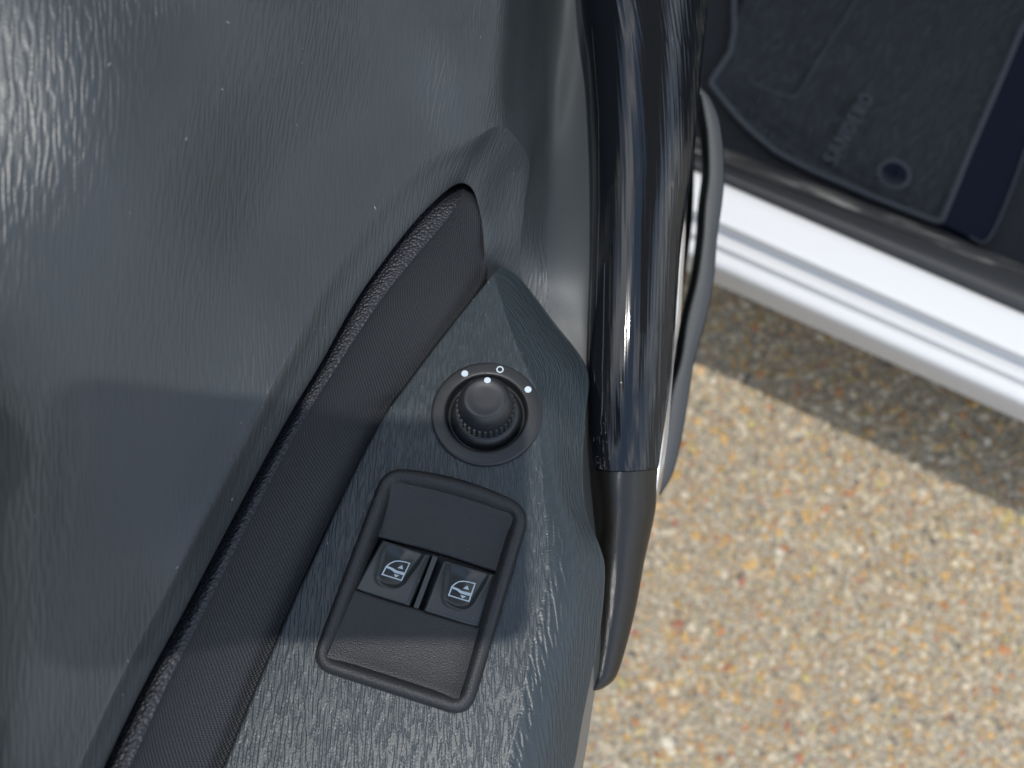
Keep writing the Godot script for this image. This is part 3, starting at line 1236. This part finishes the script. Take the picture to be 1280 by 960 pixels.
func disc(st: SurfaceTool, at: Vector3, nrm: Vector3, r: float, hole := 0.0) -> void:
	var s := nrm.cross(Vector3.RIGHT).normalized()
	var u := s.cross(nrm)
	for k in 24:
		var a0 := TAU * k / 24
		var a1 := TAU * (k + 1) / 24
		var d0 := s * cos(a0) + u * sin(a0)
		var d1 := s * cos(a1) + u * sin(a1)
		if hole > 0.0:
			for p in [at + d0 * r, at + d0 * hole, at + d1 * r, at + d1 * r, at + d0 * hole, at + d1 * hole]:
				st.add_vertex(p - doff)
		else:
			for p in [at, at + d1 * r, at + d0 * r]:
				st.add_vertex(p - doff)

func make_mirror_control() -> void:
	var root := door
	var st := begin()
	lathe(st, smooth_profile([Vector2(20.6, -3), Vector2(20.6, 0.4), Vector2(20.2, 1.2), Vector2(19.3, 1.6), Vector2(17.5, 1.8), Vector2(16.0, 1.8), Vector2(15.3, 1.5), Vector2(15.0, 0.8), Vector2(14.7, -1.5),
		Vector2(14.3, -2.6), Vector2(13.6, -2.6), Vector2(13.2, -1.4), Vector2(12.7, 0.4), Vector2(11.8, 1.8), Vector2(10.8, 2.5), Vector2(9.8, 2.6)], 4), hole_c, an, doff, 96)
	commit(st, "dial_ring", M.knob, root)
	st = begin()
	lathe(st, smooth_profile([Vector2(10.0, 2.8), Vector2(10.1, 8.6), Vector2(10.1, 9.6), Vector2(9.8, 11.4), Vector2(9.2, 13.2), Vector2(8.4, 14.7), Vector2(7.5, 15.7), Vector2(6.7, 15.95), Vector2(5.8, 15.85), Vector2(4, 15.55), Vector2(0.01, 15.45)], 4), hole_c, an, doff, 72)
	commit(st, "mirror_knob", M.knob, root)
	# three rows of small grip studs round the knob
	st = begin()
	var s := an.cross(Vector3.RIGHT).normalized()
	var u := s.cross(an)
	var count := 32
	for k in count:
		var a := TAU * k / count
		var out := s * cos(a) + u * sin(a)
		var side := out.cross(an)
		for j in 3:
			var c := hole_c + out * 0.00995 + an * (0.0038 + 0.002 * j)
			var w := side * 0.00055
			var v := an * 0.0006
			var f := out * 0.0008
			var face := [c + f - w * 0.7 + v * 0.7, c + f + w * 0.7 + v * 0.7, c + f + w * 0.7 - v * 0.7, c + f - w * 0.7 - v * 0.7]
			var back := [c - w + v, c + w + v, c + w - v, c - w - v]
			st.set_smooth_group(-1)
			for tri in [[face[0], face[1], face[2]], [face[0], face[2], face[3]]]:
				for p in tri:
					st.add_vertex(p - doff)
			for i in 4:
				var i2 := (i + 1) % 4
				for p in [face[i], back[i], face[i2], face[i2], back[i], back[i2]]:
					st.add_vertex(p - doff)
	commit(st, "grip_studs", M.switch, root).set_meta("kind", "stuff")
	# marks
	for e in [[581, 467], [660, 487]]:
		st = begin()
		disc(st, ring_at(e[0], e[1], 1.8) + an * 0.0001, an, 0.0013)
		commit(st, "dial_mark", M.print, root)
	st = begin()
	disc(st, ring_at(625, 462, 1.8) + an * 0.0001, an, 0.0014, 0.00092)
	commit(st, "dial_mark", M.print, root)
	st = begin()
	var out2 := (from_armrest(Vector2(1.0, 8.6), 0.0) - hole_c).normalized()
	var tip := hole_c + out2 * 0.0066 + an * 0.01595
	disc(st, tip + an * 0.00025, (an + out2 * 0.12).normalized(), 0.0012)
	commit(st, "knob_mark", M.print, root)

func ring_at(px: float, py: float, h: float) -> Vector3:     # where the sight line of a pixel meets a height above the armrest
	var r := fwd_axis + right_axis * ((px - 640.0) / F) - up_axis * ((py - 480.0) / F)
	var o := hole_c + an * h * 0.001
	return EYE + r * ((o - EYE).dot(an) / r.dot(an))

# ------------------------------------------------------------------ pull handle, strip for its lit side, pocket
func sweep(st: SurfaceTool, sect: Array, sides: int, flat_to: float, cap: bool, peak: float) -> Array:
	# sect: left px, right px, row px, depth of the middle
	var g := []
	for e in sect:
		var c := P((e[0] + e[1]) * 0.5, e[2], e[3])
		var rw: float = (e[1] - e[0]) * 0.5 / F * e[3] * 0.001
		var ring := []
		for k in sides:
			var a := TAU * k / sides
			var x := -cos(a)
			var q := (1.0 + x) * 0.5
			var z := pow(maxf(sin(PI * pow(q, peak)), 0.0), 0.8) if k < sides / 2 else sin(a) * 0.6
			ring.append(c + right_axis * x * rw - fwd_axis * z * rw * flat_to)
		g.append(ring)
	var gg := fine_grid(g, 6, 1, true)
	if cap:
		for f in [0.8, 0.4, 0.02]:
			var ring := []
			var last: Array = gg[-1]
			var mid := Vector3.ZERO
			for p in last:
				mid += p / last.size()
			for p in last:
				ring.append(mid + ((p as Vector3) - mid) * f)
			gg.append(ring)
	sheet(st, gg, doff, nothing, nothing, true)
	return gg

func scratch(st: SurfaceTool, g: Array, r0: float, s0: float, r1: float, s1: float, w: float) -> void:
	# a thin rubbed line on a swept bar, from one spot of its grid to another
	var mid := Vector3.ZERO
	for p in g[int(r0)]:
		mid += p / g[int(r0)].size()
	var spots := []
	for i in 7:
		var t := i / 6.0
		var r := clampf(lerpf(r0, r1, t), 0.0, g.size() - 1.01)
		var k := lerpf(s0, s1, t) + rng.randf_range(-0.12, 0.12)
		var a: Vector3 = (g[int(r)][int(k)] as Vector3).lerp(g[int(r)][int(k) + 1], k - floorf(k))
		var b: Vector3 = (g[int(r) + 1][int(k)] as Vector3).lerp(g[int(r) + 1][int(k) + 1], k - floorf(k))
		var p := a.lerp(b, r - floorf(r))
		spots.append(p + (p - mid).normalized() * 0.00012)
	for i in 6:
		var d: Vector3 = (spots[i + 1] - spots[i]).normalized()
		var n := ((spots[i] as Vector3) - mid).normalized()
		var side := d.cross(n).normalized() * w * 0.5
		for p in [spots[i] - side, spots[i + 1] - side, spots[i] + side, spots[i] + side, spots[i + 1] - side, spots[i + 1] + side]:
			st.add_vertex((p as Vector3) - doff)

func make_handle() -> void:
	var st := begin()
	var bar := sweep(st, [[708, 898, -170, 352], [720, 890, -60, 344], [727, 884, 20, 338], [736, 877, 90, 334], [741, 867, 200, 329], [740, 852, 300, 325], [737, 845, 400, 322], [735, 838, 480, 320], [735, 828, 550, 318], [737, 823, 585, 317]], 64, 0.85, false, 0.75)
	commit(st, "pull_handle", M.gloss, door)
	st = begin()
	st.set_smooth_group(-1)
	var last := bar.size() - 1.0
	scratch(st, bar, 8, 4.2, last - 6, 5.0, 0.00022)
	scratch(st, bar, last - 22, 7.2, last - 9, 8.0, 0.0003)
	for i in 26:
		var r := last - absf(rng.randfn(0.0, 4.5)) - 0.2
		var k := rng.randfn(8.0, 1.3)
		var up := rng.randf() < 0.5
		scratch(st, bar, maxf(r - (rng.randf_range(0.4, 2.6) if up else 0.15), 2), clampf(k, 5, 12), r, clampf(k + (0.2 if up else rng.randf_range(-1.2, 1.2)), 5, 12), rng.randf_range(0.00008, 0.0002))
	commit(st, "scuff_marks", M.scuff, door).set_meta("kind", "stuff")
	st = begin()
	sweep(st, [[737.2, 822.8, 585.5, 317.2], [738, 821, 605, 317], [739, 819, 640, 317], [741, 806, 700, 315], [740, 795, 760, 312], [737, 781, 815, 309], [735, 770, 846, 307], [735, 758, 858, 306.5], [736, 748, 861, 306.5]], 64, 0.95, true, 0.72)
	commit(st, "handle_end_cap", M.satin, door)
	# added metal strip, standing in for the sunlit reflecting side of the handle
	var rows := []
	for e in [[858, 861, 225, 340], [853, 858, 265, 340], [847, 856, 300, 340], [844, 853, 350, 339], [841, 850, 400, 338], [837, 843, 440, 337], [831, 838, 494, 335], [826, 834, 545, 334], [822, 828, 592, 332], [819, 821, 628, 331]]:
		rows.append([P(e[0] - 3, e[2], e[3] + 4.0), P(e[0], e[2], e[3]), P(e[1], e[2], e[3] + 3.0), P(e[1] + 0.5, e[2], e[3] + 5.0), P(e[1] - 2, e[2], e[3] + 14.0)])
	st = begin()
	sheet(st, fine_grid(rows, 5, 4), doff)
	commit(st, "lit_side_strip", M.lit_side_metal, door)

func make_pocket() -> void:
	var e1 := [[868, 110, 876, 109], [871, 115, 885, 118], [875, 122, 891, 128], [879, 143, 898, 146], [882.5, 164, 901.5, 164], [884, 185, 904, 185], [884.6, 206, 905, 206], [884, 227, 905, 227], [880, 258, 902, 258], [877, 300, 896, 300], [870, 350, 892, 350], [858, 400, 882, 400], [850, 450, 868, 450], [838, 494, 861, 494], [830, 548, 852, 548], [822, 592, 841, 592], [820, 618, 826, 619]]
	var rim := []
	for e in e1:
		var d := 408.0
		rim.append([P(e[0] - 8, e[1], d + 100.0), P(e[0] - 1.5, e[1], d + 14.0), P(e[0] - 0.2, e[1], d + 4.0), P(e[0] + 1.5, e[1], d + 0.5), P(lerpf(e[0], e[2], 0.5), lerpf(e[1], e[3], 0.5), d), P(e[2] - 2.5, e[3], d + 1.0), P(e[2] - 0.2, e[3], d + 4.0), P(e[2] - 1.2, e[3], d + 16.0), P(e[2] - 12, e[3] + 4, d + 150.0)])
	var st := begin()
	sheet(st, fine_grid(rim, 4, 5), doff)
	commit(st, "pocket_rim", M.pocket, door)
	# inside of the pocket under the handle
	var rows := []
	for y in [125, 200, 280, 370, 480, 590, 640]:
		rows.append([P(790, y, 350), P(800, y, 430), P(825 if y < 400 else 808, y, 500), P((868 if y < 260 else 868 - (y - 260) * 0.14), y, 520)])
	st = begin()
	sheet(st, fine_grid(rows, 3, 4), doff)
	commit(st, "door_pocket", M.pocket, door)

# ------------------------------------------------------------------ the phone that takes the picture, outside the frame, whose shadow lies on the door
func make_phone() -> void:
	var at := EYE - fwd_axis * 0.005
	var root := thing("phone", "dark phone held flat above the door, taking the picture", "phone", at)
	var body := []
	var r := 0.009
	var lo := Vector2(-0.119, -0.036)
	var hi := Vector2(0.006, 0.041)
	for c in [[lo.x, hi.y, 0.0], [hi.x, hi.y, 1.0], [hi.x, lo.y, 2.0], [lo.x, lo.y, 3.0]]:
		var cx: float = c[0] + (r if c[0] == lo.x else -r)
		var cy: float = c[1] + (r if c[1] == lo.y else -r)
		for k in 7:
			var a: float = PI - c[2] * PI * 0.5 - k / 6.0 * PI * 0.5
			body.append(at + right_axis * (cx + cos(a) * r) + up_axis * (cy + sin(a) * r) - fwd_axis * 0.004)
	var st := begin()
	prism(st, body, fwd_axis * 0.007, at)
	commit(st, "case", M.knob, root)
	var glass := []
	for p in body:
		glass.append(at + ((p as Vector3) - at) * 0.96 - fwd_axis * 0.0005)
	st = begin()
	prism(st, glass, fwd_axis * 0.0004, at)
	commit(st, "screen_glass", M.gloss, root)
